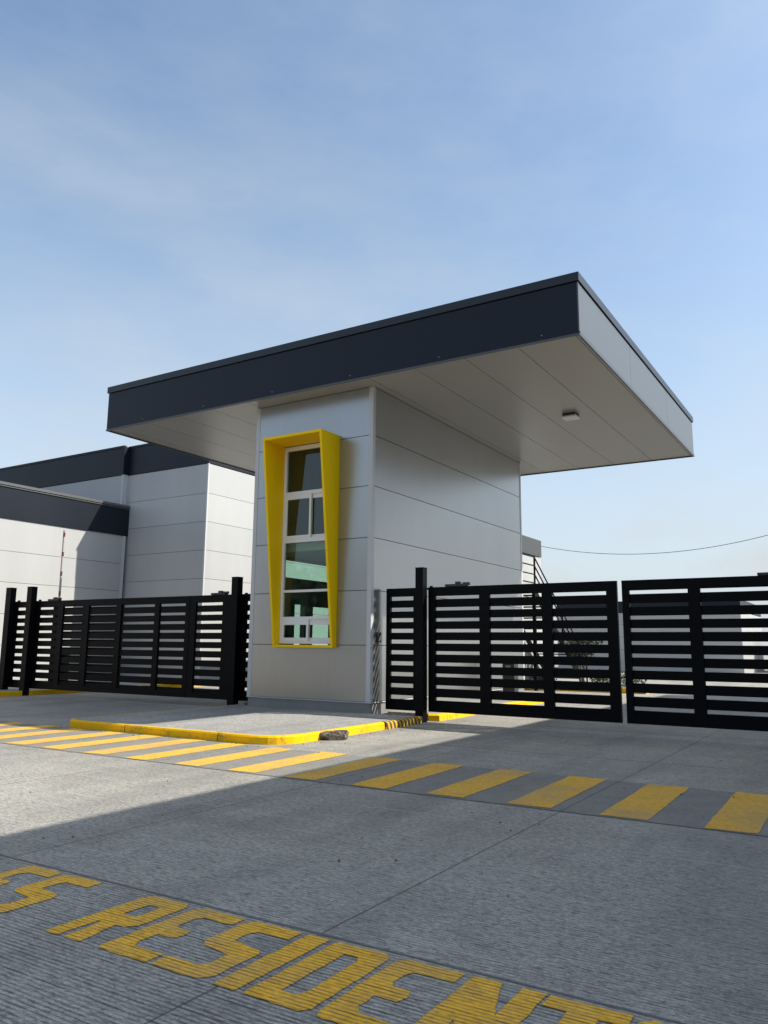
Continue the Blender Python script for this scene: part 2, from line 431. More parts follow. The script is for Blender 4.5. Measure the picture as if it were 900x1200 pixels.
# cladding, front
bm = NB()
ex = .085
for i in range(6):
    z0, z1 = JZ[i]+G/2, JZ[i+1]-G/2
    if i == 0: bx(bm, -W+ex, -ex, 0, .05, z0, z1-.0)
    elif i < 5: bx(bm, -W+ex, wx0-.07, 0, .05, z0, z1); bx(bm, wx1+.07, -ex, 0, .05, z0, z1)
    else:
        bx(bm, -W+ex, wx0-.07, 0, .05, z0, z1); bx(bm, wx1+.07, -ex, 0, .05, z0, z1); bx(bm, wx0-.07, wx1+.07, 0, .05, wz1+.06, z1)
obj('front_cladding', bm, CLAD, gh)
bm = NB()
for i in range(6): bx(bm, -.05, 0, ex, D-ex, JZ[i]+G/2, JZ[i+1]-G/2)
obj('side_cladding', bm, CLAD, gh)
bm = NB()
for i in range(6): bx(bm, -W+ex, -ex, D-.05, D, JZ[i]+G/2, JZ[i+1]-G/2)
obj('rear_cladding', bm, CLAD, gh)
bm = NB()
lz = [(.36,1.18),(2.51,3.10),(3.57,7.095)]
for z0, z1 in lz: bx(bm, -W, -W+.05, ex, D-ex, z0, z1)
bx(bm, -W, -W+.05, 3.07, D-ex, 1.19, 2.50); bx(bm, -W, -W+.05, ex, 1.42, 1.19, 2.50); bx(bm, -W, -W+.05, 1.86, 2.16, 1.19, 2.50)
bx(bm, -W, -W+.05, 3.0, D-ex, 3.11, 3.56); bx(bm, -W, -W+.05, ex, .98, 3.11, 3.56)
obj('left_cladding', bm, CLAD, gh)
# corner trims (L shaped, proud of the panels)
for (cx, sx_) in ((0, -1), (-W, 1)):
    for (cy, sy_) in ((0, 1), (D, -1)):
        bm = NB()
        xs = sorted((cx-sx_*.006, cx+sx_*.10)); y_ = sorted((cy-sy_*.006, cy+sy_*.03))
        bx(bm, xs[0], xs[1], y_[0], y_[1], .36, 7.095)
        xs = sorted((cx-sx_*.006, cx+sx_*.03)); y_ = sorted((cy+sy_*.03, cy+sy_*.10))
        bx(bm, xs[0], xs[1], y_[0], y_[1], .36, 7.095)
        obj('corner_trim', bm, TRIM, gh)
bm = NB(); bx(bm, -W+.012, -.012, .012, D-.012, .10, .33); bx(bm, -W+.2, -.2, .2, D-.2, .33, .335)
bm2 = NB()
for a in ((-W+.015, -.015, .015, .05), (-W+.015, -.015, D-.05, D-.015), (-.05, -.015, .05, D-.05), (-W+.015, -W+.05, .05, D-.05)):
    bx(bm2, a[0], a[1], a[2], a[3], .10, .335)
bm.free(); obj('plinth', bm2, PLINTH, gh)
bm = NB()
bx(bm, -W-.014, .014, -.014, .06, .337, .357); bx(bm, -.06, .014, .06, D, .337, .357)
obj('drip_flashing', bm, TRIM, gh)
# window: white aluminium frame, five panes
FY0, FY1 = .03, .095
bm = NB(); fx0, fx1 = wx0, wx1
zt, zb = wz1-.02, wz0+.03
def fr(x0, x1, z0, z1, dy=0): bx(bm, x0, x1, FY0+dy, FY1+dy, z0, z1)
fr(fx0, fx0+.075, zb, zt); fr(fx1-.075, fx1, zb, zt)
cx0, cx1 = fx0+.075, fx1-.075
HZ = [(zb, 1.585), (2.06, 2.12), (2.66, 2.715), (3.78, 3.88), (4.87, 4.955), (5.925, zt)]
for z0, z1 in HZ: fr(cx0, cx1, z0, z1)
# sliding sashes (upper in row 4, lower in row 1)
mxx = (cx0+cx1)/2+.02
for (z0, z1) in ((3.88, 4.87), (1.585, 2.06)):
    t = .06 if z0 > 3 else .075
    for a, b, dy in ((cx0, mxx+.03, -.022), (mxx-.03, cx1, .024)):
        y0, y1 = FY0+.012+dy, FY0+.042+dy
        bx(bm, a, a+.055, y0, y1, z0, z1); bx(bm, b-.055, b, y0, y1, z0, z1)
        bx(bm, a+.055, b-.055, y0, y1, z0, z0+t); bx(bm, a+.055, b-.055, y0, y1, z1-t*1.6, z1)
wf = tag(obj('window_frame', bm, WINW, gh), None)
def pane(x0, x1, z0, z1, y=.07):
    bm = NB(); bm.faces.new([bm.verts.new(p) for p in ((x0,y,z0),(x1,y,z0),(x1,y,z1),(x0,y,z1))]); obj('pane', bm, GLASS, wf)
pane(cx0, cx1, 4.955, 5.925); pane(cx0, cx1, 2.715, 3.78); pane(cx0, cx1, 2.12, 2.66)
for (z0, z1) in ((3.88, 4.87), (1.585, 2.06)):
    pane(cx0+.05, mxx-.02, z0+.05, z1-.05, FY0+.005); pane(mxx+.02, cx1-.05, z0+.05, z1-.05, FY0+.053)
for (oa, ob, za, zb_) in LW:      # the side windows seen through it
    bm = NB(); bm.faces.new([bm.verts.new(p) for p in ((xl0+.05,oa,za),(xl0+.05,ob,za),(xl0+.05,ob,zb_),(xl0+.05,oa,zb_))]); obj('side_pane', bm, GLASS, gh)
# yellow hood: deep at the top, shallow at the sill
bm = NB()
hx0, hx1, hz0, hz1, dt, db, ti = -2.51, -.87, 1.45, 6.095, .70, .13, .055
def hood_side(x0, x1):
    p = [(0.03, hz0), (-db, hz0), (-dt, hz1), (0.03, hz1)]
    A = [bm.verts.new((x0, y, z)) for y, z in p]; B = [bm.verts.new((x1, y, z)) for y, z in p]
    for i in range(4): bm.faces.new((A[i], A[(i+1)%4], B[(i+1)%4], B[i]))
    bm.faces.new(A); bm.faces.new(B[::-1])
hood_side(hx0, hx0+ti); hood_side(hx1-ti, hx1)
def hood_slab(z0, z1):
    f = lambda z: -(db+(dt-db)*(z-hz0)/(hz1-hz0))
    bx(bm, hx0+ti, hx1-ti, 0, .03, z0, z1)
    vs = bm.verts[-8:] if False else None
    p = [(.03, z0), (f(z0), z0), (f(z1), z1), (.03, z1)]
    A = [bm.verts.new((hx0+ti, y, z)) for y, z in p]; B = [bm.verts.new((hx1-ti, y, z)) for y, z in p]
    for i in range(4): bm.faces.new((A[i], A[(i+1)%4], B[(i+1)%4], B[i]))
def hood_slab2(z0, z1):
    f = lambda z: -(db+(dt-db)*(z-hz0)/(hz1-hz0))
    p = [(.03, z0), (f(z0), z0), (f(z1), z1), (.03, z1)]
    A = [bm.verts.new((hx0+ti, y, z)) for y, z in p]; B = [bm.verts.new((hx1-ti, y, z)) for y, z in p]
    for i in range(4): bm.faces.new((A[i], A[(i+1)%4], B[(i+1)%4], B[i]))
hood_slab2(hz0, hz0+.055); hood_slab2(hz1-.055, hz1)
bmesh.ops.remove_doubles(bm, verts=bm.verts, dist=.0005)
tag(obj('window_hood', bm, YELLOW, gh), 'yellow window hood, deep at the top and tapering to the sill')

# canopy
bm = NB()
xj = [.2+1.125*k for k in range(-7, 5)]
xs = [CX0+.03]+xj+[CX1-.03]
for a, b in zip(xs, xs[1:]): bx(bm, a+.006, b-.006, CY0+.03, CY1-.03, Hs, Hs+.03)
obj('soffit', bm, SOFFIT, gh)
bm = NB(); bx(bm, CX0+.05, CX1-.05, CY0+.05, CY1-.05, Hs+.032, Ht-.10)
obj('canopy_core', bm, DARK, gh)
bm = NB(); bx(bm, CX0+.012, CX1-.012, CY0, CY0+.03, Hs+.012, 8.095); tag(obj('front_fascia', bm, NAVY, gh), None)
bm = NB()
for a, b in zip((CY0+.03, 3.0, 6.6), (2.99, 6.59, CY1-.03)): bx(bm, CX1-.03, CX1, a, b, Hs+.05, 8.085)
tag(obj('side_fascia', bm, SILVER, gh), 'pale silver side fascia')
bm = NB(); bx(bm, CX0, CX0+.03, CY0+.03, CY1-.03, Hs+.012, 8.095); obj('side_fascia', bm, NAVY, gh)
bm = NB(); bx(bm, CX0+.012, CX1-.012, CY1-.03, CY1, Hs+.012, 8.095); obj('rear_fascia', bm, NAVY, gh)
bm = NB()    # coping band, 25 mm proud
c = .028
bx(bm, CX0-c, CX1+c, CY0-c, CY0+.06, 8.115, Ht); bx(bm, CX0-c, CX1+c, CY1-.06, CY1+c, 8.115, Ht)
bx(bm, CX0-c, CX0+.06, CY0+.06, CY1-.06, 8.115, Ht); bx(bm, CX1-.06, CX1+c, CY0+.06, CY1-.06, 8.115, Ht)
obj('coping', bm, coated('coping_navy', (.016, .020, .029), .36, .08, spec=.4, ripple=0), gh)
bm = NB()    # thin drip edge under the fascias
bx(bm, CX0-.008, CX1+.010, CY0-.008, CY0+.029, Hs-.028, Hs+.009); bx(bm, CX1-.029, CX1+.010, CY0+.029, CY1+.008, Hs-.028, Hs+.045)
bx(bm, CX0-.008, CX0+.029, CY0+.029, CY1+.008, Hs-.028, Hs+.009); bx(bm, CX0+.029, CX1-.029, CY1-.029, CY1+.008, Hs-.028, Hs+.009)
bx(bm, CX1-.02, CX1+.006, CY0-.006, CY0+.0295, Hs+.046, 8.09)
obj('drip_edge', bm, coated('drip_dark', (.07, .075, .08), .4, .1, ripple=0), gh)
bm = NB(); bx(bm, CX0+.06, CX1-.06, CY0+.06, CY1-.06, Ht-.09, Ht-.05); obj('canopy_roof', bm, ROOFM, gh)
for k in range(6):
    bm = NB(); bmesh.ops.create_uvsphere(bm, u_segments=8, v_segments=6, radius=.014, matrix=Matrix.Translation((CX0+1.4+k*2.15, CY0-.003, 7.20)))
    obj('fascia_screw', bm, STEEL, gh)

# ceiling light under the canopy
lt = thing('ceiling_light', 'small square white ceiling light fixed under the canopy soffit', 'ceiling light', (3.02, 4.2, Hs))
bm = NB(); bx(bm, 2.86, 3.18, 4.04, 4.36, Hs-.055, Hs-.001, .012); obj('housing', bm, RUBBER, lt)
bm = NB(); bx(bm, 2.84, 3.20, 4.02, 4.38, Hs-.105, Hs-.058, .02); obj('diffuser', bm, LAMP, lt)

# keypad on the side wall next to the small gate panel
kp = thing('wall_keypad', 'black entry keypad on the grey side wall behind the gate post', 'keypad', (0, .28, 1.66))
bm = NB(); bx(bm, .002, .05, .21, .35, 1.57, 1.78, .008); obj('case', bm, RUBBER, kp)
bm = NB(); bx(bm, .052, .056, .235, .325, 1.60, 1.70); obj('button_pad', bm, STEEL, kp)

# ------------------------------------------------------------------ gates, posts and slatted panels
GT, GB = 2.70, .20
ROWS = [2.485, 2.255, 2.035, 1.815, 1.59, 1.37, 1.145, .925, .695, .46]   # centres of the gaps
GAP = .065
def slats(bm, x0, x1, y0, y1, gap, off):
    prev = GT-.165
    for r in ROWS[:]:
        r += off; top = r+gap/2
        if prev-top > .01: bx(bm, x0, x1, y0, y1, top, prev)
        prev = r-gap/2
    bx(bm, x0, x1, y0, y1, GB+.14, prev)
def leaf(name, label, stiles, off=0, roller=(), gap=GAP, sd=.018, y=.45, group='sliding gate leaves'):
    x0, x1 = stiles[0][0], stiles[-1][1]
    t = thing(name, label, 'gate' if 'gate' in name else 'fence panel', ((x0+x1)/2, y+.03, 0), group)
    bm = NB()
    bx(bm, x0, x1, y, y+.07, GT-.165, GT); bx(bm, x0, x1, y, y+.07, GB, GB+.14)
    for a, b in stiles: bx(bm, a, b, y+.001, y+.069, GB+.14, GT-.165)
    obj('frame', bm, BLACK, t)
    bm = NB()
    for (a, b), (c, d) in zip(stiles, stiles[1:]): slats(bm, b, c, y+.030, y+.030+sd, gap, off)
    obj('slats', bm, BLACK, t)
    for rx in roller:
        bm = NB(); bx(bm, rx-.24, rx+.24, y-.02, y+.09, GT+.002, GT+.05, .008)
        bx(bm, rx-.02, rx+.10, y+.0, y+.07, GT+.05, GT+.10, .01); bx(bm, rx+.14, rx+.30, y+.01, y+.06, GT+.02, GT+.08, .01)
        obj('top_roller', bm, RUBBER, t)
    return t
leaf('sliding_gate', 'black slatted sliding gate leaf immediately right of the guard house post', [(1.115,1.27),(2.26,2.48),(3.56,3.76),(4.79,4.985)], roller=(1.75,))
leaf('sliding_gate', 'black slatted sliding gate leaf cut off by the right edge of the photo', [(5.075,5.20),(6.20,6.40),(7.48,7.68),(8.7,8.9),(9.4,9.55)], roller=(7.55,))
leaf('sliding_gate', 'long black slatted gate leaf in front of the white warehouse on the left', [(-12.0,-11.84),(-10.96,-10.73),(-9.78,-9.6),(-8.47,-8.27),(-6.98,-6.80),(-5.86,-5.72)], roller=(-11.2,), gap=.064)
leaf('sliding_gate', 'second black slatted leaf slid behind the long left gate', [(-11.3,-11.14),(-9.98,-9.78),(-8.5,-8.34)], off=.045, y=.545)
leaf('sliding_gate', 'short black slatted gate leaf left of the post beside the guard house', [(-5.70,-5.50),(-4.60,-4.27)], roller=(-4.75,), gap=.068)
def small_panel(label, x0, x1, a, b):
    leaf('fence_panel', label, [(x0, a), (b, x1)], gap=.080, sd=.008, group='narrow fixed fence panels')
small_panel('narrow black slatted panel between the guard house corner and right post', .10, .90, .20, .76)
small_panel('narrow black slatted panel filling the gap left of the guard house', -4.0, -3.34, -3.84, -3.40)
small_panel('narrow black slatted panel between the two posts at the far left', -13.12, -12.14, -12.92, -12.30)
def post(x0, x1, label, zb=0.0, top=3.09, y0=.25, y1=.43):
    t = thing('gate_post', label, 'gate post', ((x0+x1)/2, (y0+y1)/2, zb), 'square black gate posts')
    bm = NB(); bx(bm, x0, x1, y0, y1, zb-.05, top, .006); obj('shaft', bm, BLACK, t)
    bm = NB(); bx(bm, x0-.006, x1+.006, y0-.006, y1+.006, top, top+.012); obj('cap', bm, BLACK, t)
    bm = NB(); bx(bm, x1-.02, x1+.09, y1+.0, y1+.035, top-.44, top-.40); bx(bm, x1+.04, x1+.09, y1+.035, y1+.10, top-.44, top-.36, .008); obj('roller_arm', bm, BLACK, t)
post(.92, 1.10, 'tall black square post right of the guard house by the striped kerb')
post(-4.15, -3.95, 'tall black square post left of the guard house')
post(-12.18, -11.95, 'black square post at the far left, second from the edge', .0, 3.11)
post(-13.22, -12.97, 'black square post at the left edge of the photo', .1, 3.11)
post(9.62, 9.84, 'black square post at the right end of the gates')

# ------------------------------------------------------------------ left warehouse
def panel_face_x(bm, x, y0, y1, zs, th=.05):
    for a, b in zip(zs, zs[1:]): bx(bm, x-th, x, y0, y1, a+G/2, b-G/2)
def panel_face_y(bm, y, x0, x1, zs, th=.05):
    for a, b in zip(zs, zs[1:]): bx(bm, x0, x1, y, y+th, a+G/2, b-G/2)
wh = thing('warehouse', 'large white warehouse with navy parapet and lower side wing behind the left gate', 'warehouse', (-24, 12, 0))
ZT = [.15+1.133*k for k in range(8)]+[8.72]
ZT[7] = 7.49; 
ZT = [.6, 1.77, 2.92, 4.06, 5.19, 6.34, 7.49, 8.70]
BX1, BX0, BY, BYL = -13.40, -18.15, 8.60, 8.38
bm = NB(); bx(bm, -42, BX1-.05, BY+.05, 34, -.1, 9.7); bx(bm, -42, BX0-.2, BYL+.05, BY+.05, 0, 9.7)
obj('core_wall', bm, DARK, wh)
bm = NB(); panel_face_y(bm, BY, BX0-.05, BX1-.055, [0]+ZT); obj('front_cladding', bm, WHITE, wh)
bm = NB(); panel_face_x(bm, BX1, BY, 34, [0]+ZT); obj('side_cladding', bm, WHITE, wh)
bm = NB(); panel_face_y(bm, BYL, -42, BX0-.15, [0]+ZT); obj('front_cladding', bm, WHITE, wh)
bm = NB(); bx(bm, -42, BX0-.15, BYL-.02, BYL+.05, 8.72, 9.92); bx(bm, BX0-.05, BX1+.02, BY-.02, BY+.05, 8.72, 9.90); bx(bm, BX1-.05, BX1+.02, BY+.05, 34, 8.72, 9.90)
obj('parapet', bm, NAVY, wh)
bm = NB(); bx(bm, -42, BX0-.10, BYL-.05, BYL+.1, 9.93, 10.02); bx(bm, BX0-.08, BX1+.05, BY-.05, BY+.1, 9.915, 10.0); bx(bm, BX1-.1, BX1+.05, BY+.1, 34, 9.915, 10.0)
obj('coping', bm, NAVY, wh)
bm = NB(); bx(bm, BX0-.149, BX0-.051, BYL-.03, BY+.03, 0, 8.72); obj('corner_trim', bm, TRIM, wh)
bm = NB(); bx(bm, BX0-.145, BX0-.045, BYL-.06, BY+.03, 8.722, 9.96); obj('corner_trim', bm, NAVY, wh)
bm = NB(); bx(bm, BX1-.06, BX1+.008, BY-.008, BY+.06, 0, 8.715); obj('corner_trim', bm, TRIM, wh)
# low wing
WX = -17.99
ZW = [0, .28, 1.40, 2.53, 3.68, 4.82, 6.03]
bm = NB(); bx(bm, -42, WX-.05, -16, BYL-.06, -.1, 7.1); obj('wing_core', bm, DARK, wh)
bm = NB(); panel_face_x(bm, WX, -16, BY-.25, ZW); obj('wing_cladding', bm, WHITE, wh)
bm = NB(); bx(bm, WX-.05, WX+.05, -16, BY-.02, 6.02, 7.15); tag(obj('wing_fascia', bm, NAVY, wh), None)
bm = NB(); bx(bm, WX-.4, WX+.09, -16, BY-.02, 7.17, 7.20); bx(bm, WX-.4, WX+.07, -16, BY-.02, 7.24, 7.34)
obj('wing_coping', bm, coated('coping_light', (.10, .105, .11), .4, .1, ripple=0), wh)
bm = NB(); bx(bm, WX-.02, WX+.08, BY-.25, BY-.15, .1, 6.0); obj('downpipe', bm, TRIM, wh)

# ------------------------------------------------------------------ unseen flat roof added on the right to cast the driveway shade
wr = thing('shade_roof', 'unseen long flat roof on black columns, added on the right to shade the driveway', 'shade caster', (14, 3, 0))
sx0, sx1, sy0, sy1 = 10.93, 19.5, -11.5, 17.6
bm = NB(); bx(bm, sx0+.04, sx1-.04, sy0+.04, sy1-.04, 7.10, 8.20); obj('roof', bm, SOFFIT, wr)
bm = NB(); bx(bm, sx0, sx0+.03, sy0, sy1, 7.10, 8.28); bx(bm, sx1-.03, sx1, sy0, sy1, 7.10, 8.28); bx(bm, sx0+.03, sx1-.03, sy0, sy0+.03, 7.10, 8.28); bx(bm, sx0+.03, sx1-.03, sy1-.03, sy1, 7.10, 8.28)
obj('fascia', bm, NAVY, wr)
for yy in (-9, -2, 5, 12, 16.5):
    for xx in (14.2, 18.2):
        bm = NB(); bx(bm, xx-.13, xx+.13, yy-.13, yy+.13, -.05, 7.09, .01); obj('column', bm, BLACK, wr)

# ------------------------------------------------------------------ buildings beyond the gate
hb = thing('annex_building', 'small white annex with grey parapet just behind the guard house', 'building', (-5, 12, 0))
bm = NB(); bx(bm, -9, -2.05, 11.0, 15.3, -.1, 5.4); obj('core_wall', bm, DARK, hb)
bm = NB()
za = [0, 1.1, 2.2, 3.35, 4.95]
panel_face_x(bm, -2.0, 11.0, 15.35, za); panel_face_y(bm, 10.95, -9, -2.05, za)
obj('cladding', bm, WHITE, hb)
bm = NB(); bx(bm, -9, -1.97, 10.93, 11.0, 4.97, 5.62); bx(bm, -2.05, -1.97, 11.0, 15.37, 4.97, 5.62); obj('parapet', bm, coated('annex_grey', (.055, .06, .062), .5, .06), hb)

st = thing('outdoor_stair', 'black steel outdoor stair with railing beside the white annex', 'stair', (-1.2, 12, 0))
zl, yl = 3.40, 11.05
ye = yl+zl/.645
bm = NB()
for xx in (-1.85, -.62): bar(bm, (xx, yl, zl-.1), (xx, ye, -.1), .05, .22)
obj('stringer', bm, BLACK, st)
ns = 19
for i in range(1, ns):
    bm = NB(); bx(bm, -1.82, -.65, yl+(ye-yl)*i/ns-.14, yl+(ye-yl)*i/ns+.14, zl-zl*i/ns-.02, zl-zl*i/ns+.02); obj('tread', bm, BLACK, st)
bm = NB(); bx(bm, -1.9, -.58, 9.2, yl, zl-.1, zl); 
for px_, py_ in ((-.62, 9.25), (-.62, yl-.1), (-1.85, 9.25)): bx(bm, px_-.05, px_+.05, py_-.05, py_+.05, .1, zl-.1)
obj('landing', bm, BLACK, st)
bm = NB()
xr_ = -.62
for k in range(4):
    h = 1.08-.29*k
    bar(bm, (xr_, 9.2, zl+h), (xr_, yl, zl+h), .035, .035)
for k in range(3):
    h = 1.08-.29*k
    bar(bm, (xr_, yl, zl+h), (xr_, ye, h), .035, .035)
for q in range(5):
    yy = yl+(ye-yl)*q/4; zz = zl*(1-q/4)
    bar(bm, (xr_, yy, zz-.1), (xr_, yy, zz+1.1), .05)
bar(bm, (xr_, 9.2, zl), (xr_, 9.2, zl+1.1), .05)
obj('railing', bm, BLACK, st)

fb = thing('office_building', 'low grey building with navy parapet far behind the right gate', 'building', (-4, 42, 0))
bm = NB(); bx(bm, -9.4, 2.05, 38.05, 48, -.1, 4.3); obj('core_wall', bm, DARK, fb)
bm = NB(); panel_face_y(bm, 38.0, -9.4, 2.05, [0, .6, 1.4, 2.2, 3.0, 3.75]); panel_face_x(bm, 2.1, 38.0, 48, [0, .6, 1.4, 2.2, 3.0, 3.75]); obj('cladding', bm, WHITE, fb)
bm = NB(); bx(bm, -9.4, 2.12, 37.97, 38.05, 3.77, 4.5); bx(bm, 2.05, 2.12, 38.05, 48, 3.77, 4.5); obj('parapet', bm, NAVY, fb)

# far white house behind the gate's right part
f2 = thing('storage_shed', 'low pale shed with a ribbed wall behind the right gate', 'shed', (8, 46, 0))
bm = NB()
x = 3.2
while x < 14: bx(bm, x, x+.14, 44.0, 44.06, 0, 2.4); x += .28
bx(bm, 3.2, 14, 44.06, 50, -.1, 2.45); obj('ribbed_wall', bm, WHITE, f2)
bm = NB(); bx(bm, 3.0, 14.2, 43.8, 50.2, 2.46, 2.6); obj('roof', bm, ROOFM, f2)

# overhead cable with its pole outside the picture
def sag(a, b, s, n=40):
    a, b = Vector(a), Vector(b); return [a.lerp(b, k/n)-Vector((0, 0, s*4*(k/n)*(1-k/n))) for k in range(n+1)]
bm = NB(); pts = sag((-7.6, 30, 7.42), (7.0, 30, 7.85), 1.02)
for a, b in zip(pts, pts[1:]): bar(bm, a, b, .016, .016, 6)
tag(obj('overhead_cable', bm, RUBBER, None, (-7.6, 30, 0)), 'thin black overhead cable sagging across the sky right of the tower', 'cable')
pl = thing('utility_pole', 'plain concrete utility pole carrying the overhead cable', 'utility pole', (7.05, 30, 0))
bm = NB(); bar(bm, (7.05, 30, -.2), (7.05, 30, 8.4), .16, .16, 12); obj('shaft', bm, SLABM, pl)
bm = NB(); bar(bm, (6.5, 30, 8.0), (7.6, 30, 8.0), .08, .08); obj('crossarm', bm, STEEL, pl)
pl2 = thing('utility_pole', 'concrete utility pole hidden behind the tower holding the cable', 'utility pole', (-7.65, 30, 0))
bm = NB(); bar(bm, (-7.65, 30, -.2), (-7.65, 30, 7.5), .07, .07, 12); obj('shaft', bm, STEEL, pl2)

# ------------------------------------------------------------------ boom barriers
def barrier(x, y, zb, label, raised, L):
    t = thing('boom_barrier', label, 'boom barrier', (x, y, zb))
    bm = NB(); bx(bm, x-.19, x+.19, y-.16, y+.16, zb, zb+1.0, .02); bx(bm, x-.23, x+.23, y-.20, y+.20, zb+1.0, zb+1.09, .02); obj('cabinet', bm, RUBBER, t)
    bm = NB(); bx(bm, x-.08, x+.08, y-.20, y-.16, zb+.3, zb+.75); obj('door_panel', bm, STEEL, t)
    bm = NB(); bx(bm, x-.03, x+.03, y-.27, y-.23, zb+.9, zb+.9+L); obj('arm', bm, ARM, t)
    bm = NB(); bx(bm, x-.12, x+.12, y-.225, y-.205, zb+.75, zb+1.02); obj('arm_bracket', bm, STEEL, t)
barrier(-12.75, 2.0, .13, 'boom barrier with raised red and white arm behind the left gate', True, 4.0)
at = thing('access_terminal', 'dark hooded access terminal pillar behind the right gate', 'access terminal', (.55, 6.0, .13))
bm = NB(); bx(bm, .40, .74, 5.86, 6.14, .13, 1.18, .02); obj('pillar', bm, RUBBER, at)
bm = NB(); bx(bm, .30, .86, 5.74, 6.26, 1.18, 1.27, .02); obj('hood', bm, RUBBER, at)
bm = NB(); bx(bm, .50, .64, 5.845, 5.858, .80, 1.02); obj('reader_panel', bm, STEEL, at)

# ------------------------------------------------------------------ planting behind the right gate
pb = thing('planter_bed', 'planting bed edged with a yellow kerb behind the right gate', 'planter', (-.5, 14.5, 0))
bm = NB(); bx(bm, -2.4, 2.2, 13.4, 15.6, -.1, .12); obj('soil', bm, SOIL, pb)
bm = NB(); bx(bm, -2.5, 2.3, 13.3, 13.4, -.1, .16); bx(bm, -2.5, 2.3, 15.6, 15.7, -.1, .16); bx(bm, 2.2, 2.3, 13.4, 15.6, -.1, .16); bx(bm, -2.5, -2.4, 13.4, 15.6, -.1, .16); obj('kerb', bm, KERB, pb)
def leaves(bm, centre, rad, n, size):
    for _ in range(n):
        d = Vector((random.gauss(0, 1), random.gauss(0, 1), random.gauss(0, 1))).normalized()*random.random()**.45
        c = Vector(centre)+Vector((d.x*rad[0], d.y*rad[1], d.z*rad[2]))
        a = Vector((random.gauss(0,1), random.gauss(0,1), random.gauss(0,1))).normalized()
        b = a.cross(Vector((random.gauss(0,1), random.gauss(0,1), random.gauss(0,1)))).normalized()
        s = size*random.uniform(.6, 1.3)
        bm.faces.new([bm.verts.new(c+a*s), bm.verts.new(c+b*s*.4), bm.verts.new(c-a*s), bm.verts.new(c-b*s*.4)])
def young_tree(x, y, h, label, group):
    t = thing('young_tree', label, 'tree', (x, y, .12), group)
    bm = NB(); crown = NB()
    for k in range(6):
        ang = k*1.05+random.random(); top = Vector((x+math.cos(ang)*h*.28, y+math.sin(ang)*h*.28, .12+h*random.uniform(.75, 1)))
        mid = Vector((x, y, .12+h*.25)).lerp(top, .5)+Vector((0, 0, .08))
        bar(bm, (x+math.cos(ang)*.02, y+math.sin(ang)*.02, .1), mid, .018, .018, 6); bar(bm, mid, top, .011, .011, 6)
        leaves(crown, top, (.34, .34, .26), 230, .06); leaves(crown, mid, (.3, .3, .3), 150, .055)
    obj('trunk', bm, BARK, t); obj('crown', crown, LEAFD, t)
young_tree(-.15, 14.2, 1.75, 'small bushy young tree behind the second bay of the right gate', None)
for k, (sx_, sy_, lab) in enumerate(((-1.5, 14.0, 'low leafy shrub at the left end of the planting bed'), (.75, 13.9, 'low leafy shrub right of the young tree'), (1.6, 14.4, 'low leafy shrub at the right end of the planting bed'))):
    t = thing('shrub', lab, 'shrub', (sx_, sy_, .12), 'low shrubs in the planting bed')
    bm = NB(); leaves(bm, (sx_, sy_, .42), (.5, .42, .36), 620, .055); obj('foliage', bm, LEAF, t)
    bm = NB()
    for q in range(4): bar(bm, (sx_, sy_, .1), (sx_+random.uniform(-.2,.2), sy_+random.uniform(-.2,.2), .5), .01, .01, 5)
    obj('stem', bm, BARK, t)

# unseen tree belt added behind the camera to darken reflections and low skylight
bm = NB()
for k in range(9000):
    xx = random.uniform(-70, 60); hh = 6.5+2.5*mnoise.noise(Vector((xx*.11, 3, 0)))+1.2*mnoise.noise(Vector((xx*.5, 9, 0)))
    c = Vector((xx, -38+random.gauss(0, 1.6), random.uniform(.2, 1)**.8*hh)); a = Vector((random.gauss(0,1), random.gauss(0,1), random.gauss(0,1))).normalized()
    b_ = a.cross(Vector((random.gauss(0,1), random.gauss(0,1), random.gauss(0,1)))).normalized(); q = random.uniform(.5, 1.1)
    bm.faces.new([bm.verts.new(c+a*q), bm.verts.new(c+b_*q*.6), bm.verts.new(c-a*q), bm.verts.new(c-b_*q*.6)])
tag(obj('unseen_tree_belt', bm, LEAFD), 'dark unseen belt of trees added behind the viewer to darken reflections', 'trees', None, 'stuff')

# ------------------------------------------------------------------ lump of broken concrete by the kerb
bm = NB()
bmesh.ops.create_icosphere(bm, subdivisions=4, radius=1)
for v in bm.verts:
    d = v.co.copy()
    f = 1+.22*mnoise.noise(d*1.7)+.10*mnoise.noise(d*5)
    c = Vector((max(-.95, min(.9, d.x*f)), max(-.85, min(.85, d.y*f)), max(-.4, min(.68, d.z*f))))
    c += Vector((mnoise.noise(d*9), mnoise.noise(d*9+Vector((5,0,0))), mnoise.noise(d*9+Vector((0,7,0)))))*.06
    v.co = Vector((c.x*.25+.05*c.z*c.x, c.y*.13, c.z*(.13+.03*c.x)+.05))
bmesh.ops.rotate(bm, verts=bm.verts, cent=(0,0,0), matrix=Matrix.Rotation(R(42), 3, 'Z'))
for v in bm.verts: v.co += Vector((1.33, -3.12, 0))
tag(obj('concrete_lump', bm, ROCK, None, (1.33, -3.12, 0)), 'brown lump of broken concrete lying against the yellow kerb', 'rubble')

